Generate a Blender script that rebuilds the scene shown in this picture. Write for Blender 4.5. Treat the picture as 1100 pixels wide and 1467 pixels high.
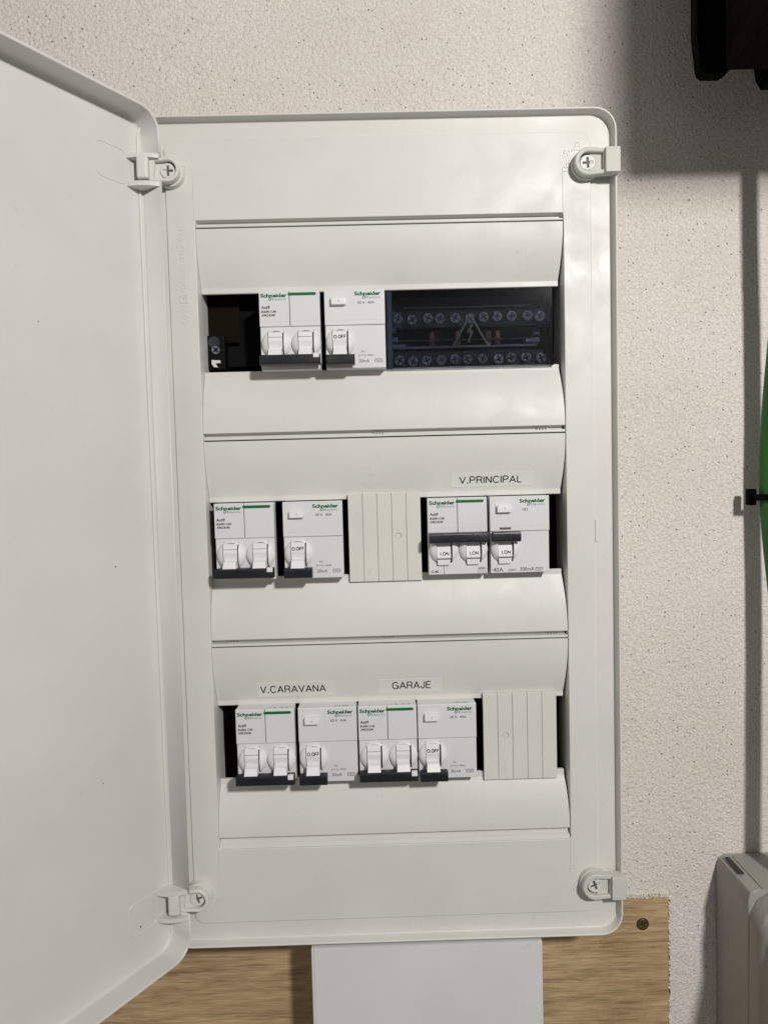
import bpy, bmesh, math, random
from mathutils import Vector, Matrix, noise
random.seed(4)
S = 0.001                                   # all shapes are written in millimetres
sc = bpy.context.scene
for o in list(bpy.data.objects): bpy.data.objects.remove(o)
col = sc.collection

# ---------------------------------------------------------------- camera
cam_d = bpy.data.cameras.new('camera'); cam = bpy.data.objects.new('camera', cam_d); col.objects.link(cam)
cam_d.sensor_fit = 'VERTICAL'; cam_d.sensor_height = 36.0; cam_d.lens = 36.0*1060/1467
cam_d.clip_start = 0.01; cam_d.clip_end = 50
Rm = Matrix(((0.99959887, -0.01191895, -0.02569112), (0.0263076, 0.05482604, 0.9981493), (-0.01048835, -0.99842478, 0.05511761)))
cam.matrix_world = Matrix.Translation(Vector((-6.416, -445.17, -20.41))*S) @ Rm.transposed().to_4x4()
sc.camera = cam

# ---------------------------------------------------------------- light
w = bpy.data.worlds.new('World'); sc.world = w; w.use_nodes = True
bgn = w.node_tree.nodes['Background']; bgn.inputs[0].default_value = (1.0, 0.97, 0.93, 1); bgn.inputs[1].default_value = 0.18
ld = bpy.data.lights.new('work_lamp', 'POINT'); ld.energy = 42.0; ld.shadow_soft_size = 0.045; ld.color = (1.0, 0.976, 0.945)
lo = bpy.data.objects.new('work_lamp', ld); lo.location = Vector((390, -960, 400))*S; col.objects.link(lo)
sc.view_settings.view_transform = 'Standard'; sc.view_settings.look = 'None'
sc.view_settings.exposure = 0.0; sc.view_settings.gamma = 1.0

# ---------------------------------------------------------------- materials
def new_mat(name):
    m = bpy.data.materials.new(name); m.use_nodes = True
    nt = m.node_tree; b = nt.nodes['Principled BSDF']
    return m, nt, b
def N(nt, t, **k):
    n = nt.nodes.new(t)
    for a, v in k.items():
        if a in ('inp',):
            for q, z in v.items(): n.inputs[q].default_value = z
        else: setattr(n, a, v)
    return n
def plastic(name, colr, rough=.38, mottle=.04, bump=.02, grain=900, spec=.5, smudge=.1, dirt=0.0):
    m, nt, b = new_mat(name); L = nt.links.new
    tc = N(nt, 'ShaderNodeTexCoord')
    n1 = N(nt, 'ShaderNodeTexNoise', inp={'Scale': 14.0, 'Detail': 4.0}); L(tc.outputs['Object'], n1.inputs['Vector'])
    mr = N(nt, 'ShaderNodeMapRange', inp={1: .3, 2: .7, 3: 1-mottle, 4: 1+mottle}); L(n1.outputs[0], mr.inputs[0])
    mx = N(nt, 'ShaderNodeMix', data_type='RGBA', blend_type='MULTIPLY', inp={0: 1.0}); mx.inputs[6].default_value = (*colr, 1)
    L(mr.outputs[0], mx.inputs[7]); out = mx.outputs[2]
    if dirt:
        v = N(nt, 'ShaderNodeTexNoise', inp={'Scale': 160.0, 'Detail': 3.0, 'Roughness': .7}); L(tc.outputs['Object'], v.inputs['Vector'])
        n3 = N(nt, 'ShaderNodeTexNoise', inp={'Scale': 25.0}); L(tc.outputs['Object'], n3.inputs['Vector'])
        ml = N(nt, 'ShaderNodeMath', operation='MULTIPLY'); L(v.outputs[0], ml.inputs[0]); L(n3.outputs[0], ml.inputs[1])
        r = N(nt, 'ShaderNodeMapRange', inp={1: .40, 2: .47, 3: 0.0, 4: dirt}); L(ml.outputs[0], r.inputs[0])
        m2 = N(nt, 'ShaderNodeMix', data_type='RGBA'); m2.inputs[7].default_value = (.2, .16, .1, 1)
        L(r.outputs[0], m2.inputs[0]); L(out, m2.inputs[6]); out = m2.outputs[2]
    L(out, b.inputs['Base Color'])
    n2 = N(nt, 'ShaderNodeTexNoise', inp={'Scale': 45.0, 'Detail': 3.0, 'Distortion': .6}); L(tc.outputs['Object'], n2.inputs['Vector'])
    r2 = N(nt, 'ShaderNodeMapRange', inp={1: .35, 2: .7, 3: rough-smudge*.4, 4: rough+smudge}); L(n2.outputs[0], r2.inputs[0]); L(r2.outputs[0], b.inputs['Roughness'])
    b.inputs['Specular IOR Level'].default_value = spec
    n4 = N(nt, 'ShaderNodeTexNoise', inp={'Scale': float(grain), 'Detail': 2.0}); L(tc.outputs['Object'], n4.inputs['Vector'])
    n5 = N(nt, 'ShaderNodeTexNoise', inp={'Scale': 9.0, 'Detail': 1.0}); L(tc.outputs['Object'], n5.inputs['Vector'])
    ad = N(nt, 'ShaderNodeMath', operation='MULTIPLY_ADD', inp={1: 12.0}); L(n5.outputs[0], ad.inputs[0]); L(n4.outputs[0], ad.inputs[2])
    bp = N(nt, 'ShaderNodeBump', inp={'Strength': 1.0, 'Distance': bump*S}); L(ad.outputs[0], bp.inputs['Height']); L(bp.outputs[0], b.inputs['Normal'])
    return m
M = {}
M['cream'] = plastic('cream_plastic', (.645, .634, .593), rough=.42, spec=.42, bump=.03, dirt=.08)
M['door'] = plastic('door_plastic', (.635, .62, .585), rough=.42, bump=.03, dirt=.08)
M['blank'] = plastic('blank_plastic', (.635, .622, .575), rough=.5, bump=.05, dirt=.15)
M['device'] = plastic('device_plastic', (.66, .665, .67), rough=.42, mottle=.02, bump=.03)
M['switch'] = plastic('switch_plastic', (.76, .76, .76), rough=.34, mottle=.02)
M['toggle'] = plastic('toggle_plastic', (.008, .009, .013), rough=.36, mottle=.1)
M['latch'] = plastic('latch_plastic', (.56, .55, .505), rough=.55, bump=.03, spec=.35)
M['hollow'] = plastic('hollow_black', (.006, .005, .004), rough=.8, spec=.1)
M['hollow_brown'] = plastic('hollow_brown', (.006, .0038, .001), rough=.8, spec=.1)
M['rail'] = plastic('rail_metal', (.0035, .0035, .004), rough=.6, spec=.1)
M['conduit'] = plastic('trunking_pvc', (.67, .66, .66), rough=.42, dirt=.12, mottle=.05)
M['boiler'] = plastic('grey_casing', (.33, .32, .285), rough=.5, bump=.05, dirt=.3)
M['boiler_top'] = plastic('grey_casing_top', (.30, .29, .26), rough=.5, bump=.05, dirt=.8)
M['black'] = plastic('black_casing', (.0015, .0015, .0015), rough=.7, spec=.04)
M['hose'] = plastic('green_hose', (.012, .10, .008), rough=.5)
M['zinc'] = plastic('yellow_zinc', (.16, .14, .06), rough=.35)
M['zinc'].node_tree.nodes['Principled BSDF'].inputs['Metallic'].default_value = .8
M['steel'] = plastic('screw_steel', (.34, .36, .40), rough=.28)
M['steel'].node_tree.nodes['Principled BSDF'].inputs['Metallic'].default_value = .8
M['brass'] = plastic('brass', (.14, .07, .03), rough=.4)
M['navy'] = plastic('terminal_body', (.012, .014, .02), rough=.4)
M['grey_bar'] = plastic('terminal_bar', (.09, .105, .14), rough=.4)
def flat(name, c, rough=.5, emb=False):
    m, nt, b = new_mat(name); b.inputs['Base Color'].default_value = (*c, 1); b.inputs['Roughness'].default_value = rough
    b.inputs['Specular IOR Level'].default_value = .3
    return m
M['green'] = flat('print_green', (.0, .13, .035)); M['ink'] = flat('print_grey', (.03, .03, .033)); M['inkl'] = flat('print_light', (.12, .12, .12))
M['inkb'] = flat('print_black', (.01, .01, .01)); M['slot'] = flat('slot_dark', (.03, .03, .025)); M['gap'] = flat('seam_dark', (.10, .095, .085))
M['label'] = plastic('label_paper', (.69, .68, .65), rough=.35, mottle=.01)
M['smoke'] = None
m, nt, b = new_mat('clear_cover'); M['smoke'] = m
b.inputs['Base Color'].default_value = (.50, .53, .60, 1); b.inputs['Transmission Weight'].default_value = 1.0
b.inputs['Roughness'].default_value = .075; b.inputs['IOR'].default_value = 1.3
M['frost'] = flat('frosted_print', (.010, .011, .014), .2)

# stucco wall
def stucco():
    m, nt, b = new_mat('stucco'); L = nt.links.new
    tc = N(nt, 'ShaderNodeTexCoord'); O = tc.outputs['Object']
    big = N(nt, 'ShaderNodeTexNoise', inp={'Scale': 6.0, 'Detail': 5.0, 'Roughness': .6}); L(O, big.inputs['Vector'])
    cr = N(nt, 'ShaderNodeValToRGB'); L(big.outputs[0], cr.inputs[0])
    cr.color_ramp.elements[0].position = .3; cr.color_ramp.elements[0].color = (.70, .64, .59, 1)
    cr.color_ramp.elements[1].position = .7; cr.color_ramp.elements[1].color = (.79, .745, .70, 1)
    # pinholes
    vo = N(nt, 'ShaderNodeTexVoronoi', inp={'Scale': 360.0, 'Randomness': 1.0}); L(O, vo.inputs['Vector'])
    sep = N(nt, 'ShaderNodeSeparateColor'); L(vo.outputs['Color'], sep.inputs[0])
    rad = N(nt, 'ShaderNodeMapRange', inp={1: .25, 2: 1.0, 3: 0.0, 4: .27}); L(sep.outputs[0], rad.inputs[0])
    dn = N(nt, 'ShaderNodeTexNoise', inp={'Scale': 900.0, 'Detail': 2.0}); L(O, dn.inputs['Vector'])
    dd = N(nt, 'ShaderNodeMath', operation='MULTIPLY_ADD', inp={1: .25}); L(dn.outputs[0], dd.inputs[0]); L(vo.outputs['Distance'], dd.inputs[2])
    sub = N(nt, 'ShaderNodeMath', operation='SUBTRACT'); L(rad.outputs[0], sub.inputs[0]); L(dd.outputs[0], sub.inputs[1])
    pit = N(nt, 'ShaderNodeMapRange', inp={1: -.06, 2: .06, 3: 0.0, 4: 1.0}); L(sub.outputs[0], pit.inputs[0])
    mx = N(nt, 'ShaderNodeMix', data_type='RGBA'); mx.inputs[7].default_value = (.44, .385, .34, 1)
    L(pit.outputs[0], mx.inputs[0]); L(cr.outputs[0], mx.inputs[6])
    # crumbly shallow marks, a little wider than tall
    mpv = N(nt, 'ShaderNodeMapping'); mpv.inputs['Scale'].default_value = (.75, 1, 1.15); L(O, mpv.inputs[0])
    cn = N(nt, 'ShaderNodeTexNoise', inp={'Scale': 560.0, 'Detail': 2.0, 'Roughness': .5, 'Distortion': .2}); L(mpv.outputs[0], cn.inputs['Vector'])
    zn = N(nt, 'ShaderNodeTexNoise', inp={'Scale': 22.0, 'Detail': 2.0}); L(O, zn.inputs['Vector'])
    zs_ = N(nt, 'ShaderNodeMapRange', inp={1: .35, 2: .65, 3: -.045, 4: .045}); L(zn.outputs[0], zs_.inputs[0])
    ca = N(nt, 'ShaderNodeMath', operation='ADD'); L(cn.outputs[0], ca.inputs[0]); L(zs_.outputs[0], ca.inputs[1])
    cm = N(nt, 'ShaderNodeMapRange', inp={1: .645, 2: .76, 3: 0.0, 4: 1.0}); L(ca.outputs[0], cm.inputs[0])
    cs = N(nt, 'ShaderNodeMath', operation='MULTIPLY', inp={1: .22}); L(cm.outputs[0], cs.inputs[0])
    mc = N(nt, 'ShaderNodeMix', data_type='RGBA'); mc.inputs[7].default_value = (.36, .31, .28, 1); L(cs.outputs[0], mc.inputs[0]); L(mx.outputs[2], mc.inputs[6]); mx = mc
    # fine grains
    fg = N(nt, 'ShaderNodeTexNoise', inp={'Scale': 700.0, 'Detail': 3.0, 'Roughness': .65}); L(O, fg.inputs['Vector'])
    fr = N(nt, 'ShaderNodeMapRange', inp={1: .32, 2: .60, 3: .84, 4: 1.05}); L(fg.outputs[0], fr.inputs[0])
    m2 = N(nt, 'ShaderNodeMix', data_type='RGBA', blend_type='MULTIPLY', inp={0: 1.0}); L(mx.outputs[2], m2.inputs[6]); L(fr.outputs[0], m2.inputs[7])
    L(m2.outputs[2], b.inputs['Base Color']); b.inputs['Roughness'].default_value = .85; b.inputs['Specular IOR Level'].default_value = .25
    f2 = N(nt, 'ShaderNodeTexNoise', inp={'Scale': 380.0, 'Detail': 4.0, 'Roughness': .62, 'Distortion': .4}); L(O, f2.inputs['Vector'])
    h1 = N(nt, 'ShaderNodeMath', operation='MULTIPLY_ADD', inp={1: 1.0}); L(f2.outputs[0], h1.inputs[0])
    h00 = N(nt, 'ShaderNodeMath', operation='MAXIMUM'); L(pit.outputs[0], h00.inputs[0]); h00.inputs[1].default_value = 0.0
    h0 = N(nt, 'ShaderNodeMath', operation='MULTIPLY', inp={1: -1.0}); L(h00.outputs[0], h0.inputs[0]); L(h0.outputs[0], h1.inputs[2])
    h2 = N(nt, 'ShaderNodeMath', operation='MULTIPLY_ADD', inp={1: .45}); L(fg.outputs[0], h2.inputs[0]); L(h1.outputs[0], h2.inputs[2])
    bp = N(nt, 'ShaderNodeBump', inp={'Strength': 1.0, 'Distance': 1.5*S}); L(h2.outputs[0], bp.inputs['Height']); L(bp.outputs[0], b.inputs['Normal'])
    return m
M['stucco'] = stucco()
def wood():
    m, nt, b = new_mat('oak_laminate'); L = nt.links.new
    tc = N(nt, 'ShaderNodeTexCoord'); O = tc.outputs['Object']
    mp = N(nt, 'ShaderNodeMapping'); mp.inputs['Scale'].default_value = (8.0, 1, 80.0); L(O, mp.inputs[0])
    n1 = N(nt, 'ShaderNodeTexNoise', inp={'Scale': 2.2, 'Detail': 9.0, 'Roughness': .7, 'Distortion': .25}); L(mp.outputs[0], n1.inputs['Vector'])
    mp2 = N(nt, 'ShaderNodeMapping'); mp2.inputs['Scale'].default_value = (30.0, 1, 900.0); L(O, mp2.inputs[0])
    n2 = N(nt, 'ShaderNodeTexNoise', inp={'Scale': 1.6, 'Detail': 4.0, 'Roughness': .7}); L(mp2.outputs[0], n2.inputs['Vector'])
    cr = N(nt, 'ShaderNodeValToRGB'); L(n1.outputs[0], cr.inputs[0]); e = cr.color_ramp.elements
    e[0].position = .30; e[0].color = (.26, .155, .072, 1); e[1].position = .68; e[1].color = (.64, .465, .265, 1)
    x = e.new(.48); x.color = (.50, .35, .19, 1)
    r2 = N(nt, 'ShaderNodeMapRange', inp={1: .36, 2: .60, 3: .64, 4: 1.05}); L(n2.outputs[0], r2.inputs[0])
    mx = N(nt, 'ShaderNodeMix', data_type='RGBA', blend_type='MULTIPLY', inp={0: 1.0}); L(cr.outputs[0], mx.inputs[6]); L(r2.outputs[0], mx.inputs[7])
    mp4 = N(nt, 'ShaderNodeMapping'); mp4.inputs['Scale'].default_value = (13.0, 1, 330.0); L(O, mp4.inputs[0])
    n4 = N(nt, 'ShaderNodeTexNoise', inp={'Scale': 1.3, 'Detail': 3.0, 'Roughness': .5, 'Distortion': .1}); L(mp4.outputs[0], n4.inputs['Vector'])
    r4 = N(nt, 'ShaderNodeMapRange', inp={1: .60, 2: .65, 3: 1.0, 4: .72}); L(n4.outputs[0], r4.inputs[0])
    m4 = N(nt, 'ShaderNodeMix', data_type='RGBA', blend_type='MULTIPLY', inp={0: 1.0}); L(mx.outputs[2], m4.inputs[6]); L(r4.outputs[0], m4.inputs[7]); mx = m4
    n3 = N(nt, 'ShaderNodeTexNoise', inp={'Scale': 16.0, 'Detail': 3.0}); L(O, n3.inputs['Vector'])
    r3 = N(nt, 'ShaderNodeMapRange', inp={1: .3, 2: .7, 3: .85, 4: 1.12}); L(n3.outputs[0], r3.inputs[0])
    m3 = N(nt, 'ShaderNodeMix', data_type='RGBA', blend_type='MULTIPLY', inp={0: 1.0}); L(mx.outputs[2], m3.inputs[6]); L(r3.outputs[0], m3.inputs[7])
    L(m3.outputs[2], b.inputs['Base Color']); b.inputs['Roughness'].default_value = .6; b.inputs['Specular IOR Level'].default_value = .3
    bp = N(nt, 'ShaderNodeBump', inp={'Strength': .5, 'Distance': .25*S}); L(r2.outputs[0], bp.inputs['Height']); L(bp.outputs[0], b.inputs['Normal'])
    return m
M['wood'] = wood()

# ---------------------------------------------------------------- object helpers
def thing(name, label, cat, loc=(0, 0, 0), group=None):
    o = bpy.data.objects.new(name, None); col.objects.link(o); o.location = Vector(loc)*S; o.empty_display_size = .01
    o['label'] = label; o['category'] = cat
    if group: o['group'] = group
    return o
cache = {}
def finish(bm, name, m, parent=None, loc=(0, 0, 0), angle=35, key=None, label=None, kind=None):
    bmesh.ops.recalc_face_normals(bm, faces=bm.faces)
    me = bpy.data.meshes.new(name); 
    for v in bm.verts: v.co *= S
    bm.to_mesh(me); bm.free()
    return place(me, name, m, parent, loc, angle, key, label, kind)
def place(me, name, m, parent=None, loc=(0, 0, 0), angle=35, key=None, label=None, kind=None):
    if not me.materials: me.materials.append(m)
    me.polygons.foreach_set('use_smooth', [True]*len(me.polygons)); me.set_sharp_from_angle(angle=math.radians(angle))
    if key: cache[key] = me
    return link(me, name, parent, loc, label, kind)
def link(me, name, parent=None, loc=(0, 0, 0), label=None, kind=None):
    o = bpy.data.objects.new(name, me); col.objects.link(o); o.location = Vector(loc)*S
    if parent: o.parent = parent
    if label: o['label'] = label
    if kind: o['kind'] = kind
    if len(me.polygons) < 3000 and name not in ('lettering', 'logo_lettering', 'top_lettering'):
        wn = o.modifiers.new('even_shading', 'WEIGHTED_NORMAL'); wn.keep_sharp = True; wn.weight = 80
    return o
def box(bm, x0, x1, y0, y1, z0, z1, bev=0.0, seg=2):
    r = bmesh.ops.create_cube(bm, size=1.0); vs = r['verts']
    for v in vs: v.co = Vector(((x0+x1)/2+v.co.x*(x1-x0), (y0+y1)/2+v.co.y*(y1-y0), (z0+z1)/2+v.co.z*(z1-z0)))
    if bev:
        es = {e for v in vs for e in v.link_edges}
        bmesh.ops.bevel(bm, geom=list(es), offset=bev, segments=seg, affect='EDGES', profile=.5)
def loft(bm, loops, close_first=False, close_last=False):
    L = [[bm.verts.new(p) for p in lp] for lp in loops]; n = len(L[0])
    for a, b in zip(L, L[1:]):
        for i in range(n): bm.faces.new((a[i], a[(i+1) % n], b[(i+1) % n], b[i]))
    if close_first: bm.faces.new(list(reversed(L[0])))
    if close_last: bm.faces.new(L[-1])
def rr(x0, x1, z0, z1, r, k=6):
    out = []
    for cx, cz, a0 in ((x1-r, z1-r, 0), (x0+r, z1-r, 90), (x0+r, z0+r, 180), (x1-r, z0+r, 270)):
        for i in range(k+1):
            a = math.radians(a0+90*i/k); out.append((cx+r*math.cos(a), cz+r*math.sin(a)))
    return out
def plate(bm, outer, holes, y0, y1, bev=0.0):
    """flat part in the XZ plane from front y0 to back y1, with holes"""
    def ring(pts, y): return [bm.verts.new((x, y, z)) for x, z in pts]
    fronts, backs = [], []
    for pts in [outer]+holes:
        a, b = ring(pts, y0), ring(pts, y1); n = len(pts)
        if bev:
            c = []
            area = sum(pts[i][0]*pts[(i+1) % n][1]-pts[(i+1) % n][0]*pts[i][1] for i in range(n))
            sgn = 1 if area > 0 else -1
            if pts is not outer: sgn = -sgn
            for i in range(n):
                p, q, r = Vector(pts[i-1]), Vector(pts[i]), Vector(pts[(i+1) % n])
                d1 = (q-p).normalized(); d2 = (r-q).normalized(); nn = Vector((-(d1.y+d2.y), d1.x+d2.x))*sgn
                if nn.length < 1e-6: nn = Vector((-d1.y, d1.x))*sgn
                nn = nn.normalized()/max(.5, math.cos(d1.angle(d2)/2))
                c.append(bm.verts.new((q.x, y0+bev, q.y))); a[i].co = Vector((q.x+nn.x*bev, y0, q.y+nn.y*bev))
            for i in range(n):
                j = (i+1) % n; bm.faces.new((a[i], a[j], c[j], c[i])); bm.faces.new((c[i], c[j], b[j], b[i]))
        else:
            for i in range(n):
                j = (i+1) % n; bm.faces.new((a[i], a[j], b[j], b[i]))
        fronts.append(a); backs.append(b)
    for grp in (fronts, backs):
        if not holes: bm.faces.new(grp[0]); continue
        es = []
        for rg in grp:
            for i in range(len(rg)): es.append(bm.edges.get((rg[i], rg[(i+1) % len(rg)])))
        bmesh.ops.triangle_fill(bm, use_beauty=True, use_dissolve=False, edges=es)
def cyl(bm, c, r, h, axis='Y', n=32, r2=None, bev=0):
    r2 = r if r2 is None else r2; lo = []
    prof = [(r, 0), (r2, h)] if not bev else [(r-bev, 0), (r-bev*.3, bev*.3), (r, bev), (r2, h)]
    for rad, t in prof:
        lp = []
        for i in range(n):
            a = 2*math.pi*i/n; p, q = rad*math.cos(a), rad*math.sin(a)
            v = {'Y': (p, t, q), 'Z': (p, q, t), 'X': (t, p, q)}[axis]; lp.append(Vector(c)+Vector(v))
        lo.append(lp)
    loft(bm, lo, True, True)
def circ(cx, cz, r, n=32, a0=0, a1=360):
    full = abs(a1-a0) >= 360
    return [(cx+r*math.cos(math.radians(a0+(a1-a0)*i/(n if full else n-1))), cz+r*math.sin(math.radians(a0+(a1-a0)*i/(n if full else n-1)))) for i in range(n)]
def cross(cx, cz, a, b, rot=0):
    pts = [(a, b), (b, b), (b, a), (-b, a), (-b, b), (-a, b), (-a, -b), (-b, -b), (-b, -a), (b, -a), (b, -b), (a, -b)]
    c, s = math.cos(rot), math.sin(rot)
    return [(cx+x*c-z*s, cz+x*s+z*c) for x, z in pts]
def tube(bm, pts, r, n=8, closed=False):
    L = []; m_ = len(pts); P = [Vector(p) for p in pts]
    for i in range(m_):
        d = (P[(i+1) % m_]-P[i-1]) if closed else (P[min(i+1, m_-1)]-P[max(i-1, 0)])
        d.normalize(); up = Vector((0, 1, 0)) if abs(d.y) < .9 else Vector((1, 0, 0))
        a = d.cross(up).normalized(); b_ = d.cross(a)
        L.append([P[i]+a*r*math.cos(2*math.pi*k/n)+b_*r*math.sin(2*math.pi*k/n) for k in range(n)])
    if closed: L.append(L[0])
    loft(bm, L, not closed, not closed)
    if closed: bmesh.ops.remove_doubles(bm, verts=bm.verts, dist=1e-5)
def sweep_x(bm, prof, halfw):
    """closed profile [(y,z)] swept along X, half width given per point"""
    L = [[(-W1+.42*(W1-halfw(y, z)), y, z) for y, z in prof], [(halfw(y, z), y, z) for y, z in prof]]
    loft(bm, L, True, True)
def text_mesh(s, x0, x1, z0, z1, bold=0.0, depth=.06, spacing=1.0, rot=0):
    key = ('T', s, round(x1-x0, 2), round(z1-z0, 2), bold, depth, rot)
    if key in cache: return cache[key]
    cu = bpy.data.curves.new('txt', 'FONT'); cu.body = s; cu.size = 1; cu.offset = bold; cu.space_character = spacing; cu.resolution_u = 3
    o = bpy.data.objects.new('txt', cu); col.objects.link(o)
    dg = bpy.context.evaluated_depsgraph_get(); dg.update()
    me = bpy.data.meshes.new_from_object(o.evaluated_get(dg)); bpy.data.objects.remove(o)
    xs = [v.co.x for v in me.vertices]; ys = [v.co.y for v in me.vertices]
    ax, bx, ay, by = min(xs), max(xs), min(ys), max(ys)
    bm = bmesh.new(); bm.from_mesh(me); bpy.data.meshes.remove(me)
    r = bmesh.ops.extrude_face_region(bm, geom=bm.faces[:])
    for v in r['geom']:
        if isinstance(v, bmesh.types.BMVert): v.co.z = -1
    W, H = x1-x0, z1-z0
    for v in bm.verts:
        u, t = (v.co.x-ax)/(bx-ax), (v.co.y-ay)/(by-ay); d = 0 if v.co.z > -.5 else depth
        if rot == 0: v.co = Vector((u*W, -depth+d, t*H))
        else: v.co = Vector((t*W, -depth+d, (1-u)*H))          # reads downwards
    bmesh.ops.recalc_face_normals(bm, faces=bm.faces)
    for v in bm.verts: v.co *= S
    me = bpy.data.meshes.new('lettering'); bm.to_mesh(me); bm.free(); cache[key] = me
    return me
def text(parent, s, x0, x1, z0, z1, y, m, name='lettering', **k):
    me = text_mesh(s, x0, x1, z0, z1, **k)
    if me.materials and me.materials[0] is not m: me = me.copy(); me.materials.clear()
    if not me.materials: me.materials.append(m)
    return link(me, name, parent, (x0, y, z0))

def _arc(cx, cy, rx, ry, a0, a1, n=10):
    return [(cx+rx*math.cos(math.radians(a0+(a1-a0)*i/n)), cy+ry*math.sin(math.radians(a0+(a1-a0)*i/n))) for i in range(n+1)]
GL = {'V': (.68, [[(0, 1), (.34, 0), (.68, 1)]]), 'I': (.06, [[(.03, 0), (.03, 1)]]), '.': (.14, [[(.0, .04), (.14, .04)], [(.0, .0), (.14, .0)]]),
 'P': (.60, [[(.03, 0), (.03, 1), (.35, 1)]+_arc(.35, .74, .24, .26, 90, -90)+[(.03, .48)]]),
 'R': (.66, [[(.03, 0), (.03, 1), (.38, 1)]+_arc(.38, .75, .24, .25, 90, -90)+[(.03, .5)], [(.40, .5), (.56, .40), (.60, .1), (.65, 0)]]),
 'N': (.66, [[(.03, 0), (.03, 1), (.63, 0), (.63, 1)]]), 'C': (.72, [_arc(.37, .5, .36, .51, 38, 322, 18)]),
 'A': (.70, [[(0, 0), (.35, 1), (.70, 0)], [(.12, .32), (.58, .32)]]), 'L': (.5, [[(.03, 1), (.03, 0), (.5, 0)]]),
 'G': (.76, [_arc(.38, .5, .37, .51, 40, 340, 18)+[(.73, .46), (.42, .46)], [(.73, .3), (.73, 0)]]),
 'J': (.48, [[(.44, 1), (.44, .28)]+_arc(.23, .25, .21, .26, 0, -180)+[(.02, .34)]]),
 'E': (.58, [[(.58, 1), (.03, 1), (.03, 0), (.58, 0)], [(.03, .52), (.53, .52)]]),
 'O': (.78, [_arc(.39, .5, .38, .51, 90, 450, 22)]), 'F': (.54, [[(.54, 1), (.03, 1), (.03, 0)], [(.03, .5), (.48, .5)]])}
def stroke_text(parent, s, x0, x1, z0, z1, y, m, wt=.30, name='lettering', wrap=None):
    bm = bmesh.new(); W = 0; items = []
    for ch in s:
        w_, st = GL[ch]; items.append((W, st)); W += w_+.20
    W -= .20
    for off, st in items:
        pls = []
        for pl in st:
            pl = [p for i, p in enumerate(pl) if i == 0 or (Vector(p)-Vector(pl[i-1])).length > 1e-4]
            cur = [pl[0]]
            for q0, q1, q2 in zip(pl, pl[1:], pl[2:]):
                cur.append(q1); d1 = Vector(q1)-Vector(q0); d2 = Vector(q2)-Vector(q1)
                if d1.angle(d2) > .6: pls.append(cur); cur = [q1]
            cur.append(pl[-1]); pls.append(cur)
        for pl in pls: tube(bm, [((x0+(off+px)/W*(x1-x0)), 0, z0+pz*(z1-z0)) for px, pz in pl], wt, 8)
    for v in bm.verts: v.co.y = (y if wrap is None else wrap(v.co.z-(H-31))-.03)+v.co.y*.25
    return finish(bm, name, m, parent)

# ---------------------------------------------------------------- setting: wall
def build_wall():
    bm = bmesh.new(); g = [[None]*121 for _ in range(121)]
    xs = [-1600+1160*i/20 for i in range(20)]+[-440+880*i/80 for i in range(81)]+[440+1160*(i+1)/20 for i in range(20)]
    zs = [-1300+820*i/20 for i in range(20)]+[-480+880*i/80 for i in range(81)]+[400+1000*(i+1)/20 for i in range(20)]
    for i, x in enumerate(xs):
        for j, z in enumerate(zs):
            d = noise.noise(Vector((x, z, 0))*.012)*1.1+noise.noise(Vector((x, z, 5))*.035)*.5
            g[i][j] = bm.verts.new((x, 40+d, z))
    for i in range(120):
        for j in range(120): bm.faces.new((g[i][j], g[i+1][j], g[i+1][j+1], g[i][j+1]))
    return finish(bm, 'wall', M['stucco'], kind='structure', angle=80)
build_wall()

# wooden board with rough plaster edge
wb = thing('wooden_board', 'flat oak coloured wooden board fixed to the wall below the white electrical panel', 'board', (0, 38, -313))
bm = bmesh.new(); box(bm, -420, 184.2, 0, 8, -220, .3, .5, 1); finish(bm, 'board', M['wood'], wb)
bm = bmesh.new(); random.seed(8)
def rough_strip(pts, wid, dep):
    for (x, z) in pts:
        r = random.uniform(.5, 1.0)*wid
        cyl(bm, (x, -dep*random.uniform(.3, 1), z), r, 3, 'Y', 6, r*1.3)
rough_strip([(184.6+random.uniform(-.5, 1.2), -z*1.3-1) for z in range(160)], 1.0, .8)
rough_strip([(100+i*1.3, .6+random.uniform(-.5, .9)) for i in range(65)], .9, .8)
finish(bm, 'plaster_edge', M['stucco'], wb, kind='stuff')
sc_t = thing('wood_screw', 'yellow zinc cross head screw sunk in the wooden board right of the panel', 'screw', (166.4, 38, -331.3))
bm = bmesh.new(); cyl(bm, (0, -.35, 0), 3.9, .6, n=28); finish(bm, 'rim_shadow_ring', M['slot'], sc_t) if False else bm.free()
bm = bmesh.new(); plate(bm, circ(0, 0, 3.7, 28), [cross(0, 0, 2.0, .45, .5)], -.7, .2, .3); finish(bm, 'screw_head', M['zinc'], sc_t)
bm = bmesh.new(); cyl(bm, (0, -.05, 0), 4.3, .3, n=28); finish(bm, 'screw_socket', M['slot'], sc_t)

# white trunking below
tr = thing('cable_trunking', 'wide pale white plastic cable trunking leaving the bottom of the panel', 'trunking', (17.8, 0, -312))
bm = bmesh.new(); box(bm, -71.6, 71.6, -4, 38, -200, -.9, 1.2); finish(bm, 'trunking_base', M['conduit'], tr)
bm = bmesh.new(); box(bm, -69.6, 69.2, -4.5, -3.8, -200, -1.1, .3); finish(bm, 'trunking_lid', M['conduit'], tr)

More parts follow.
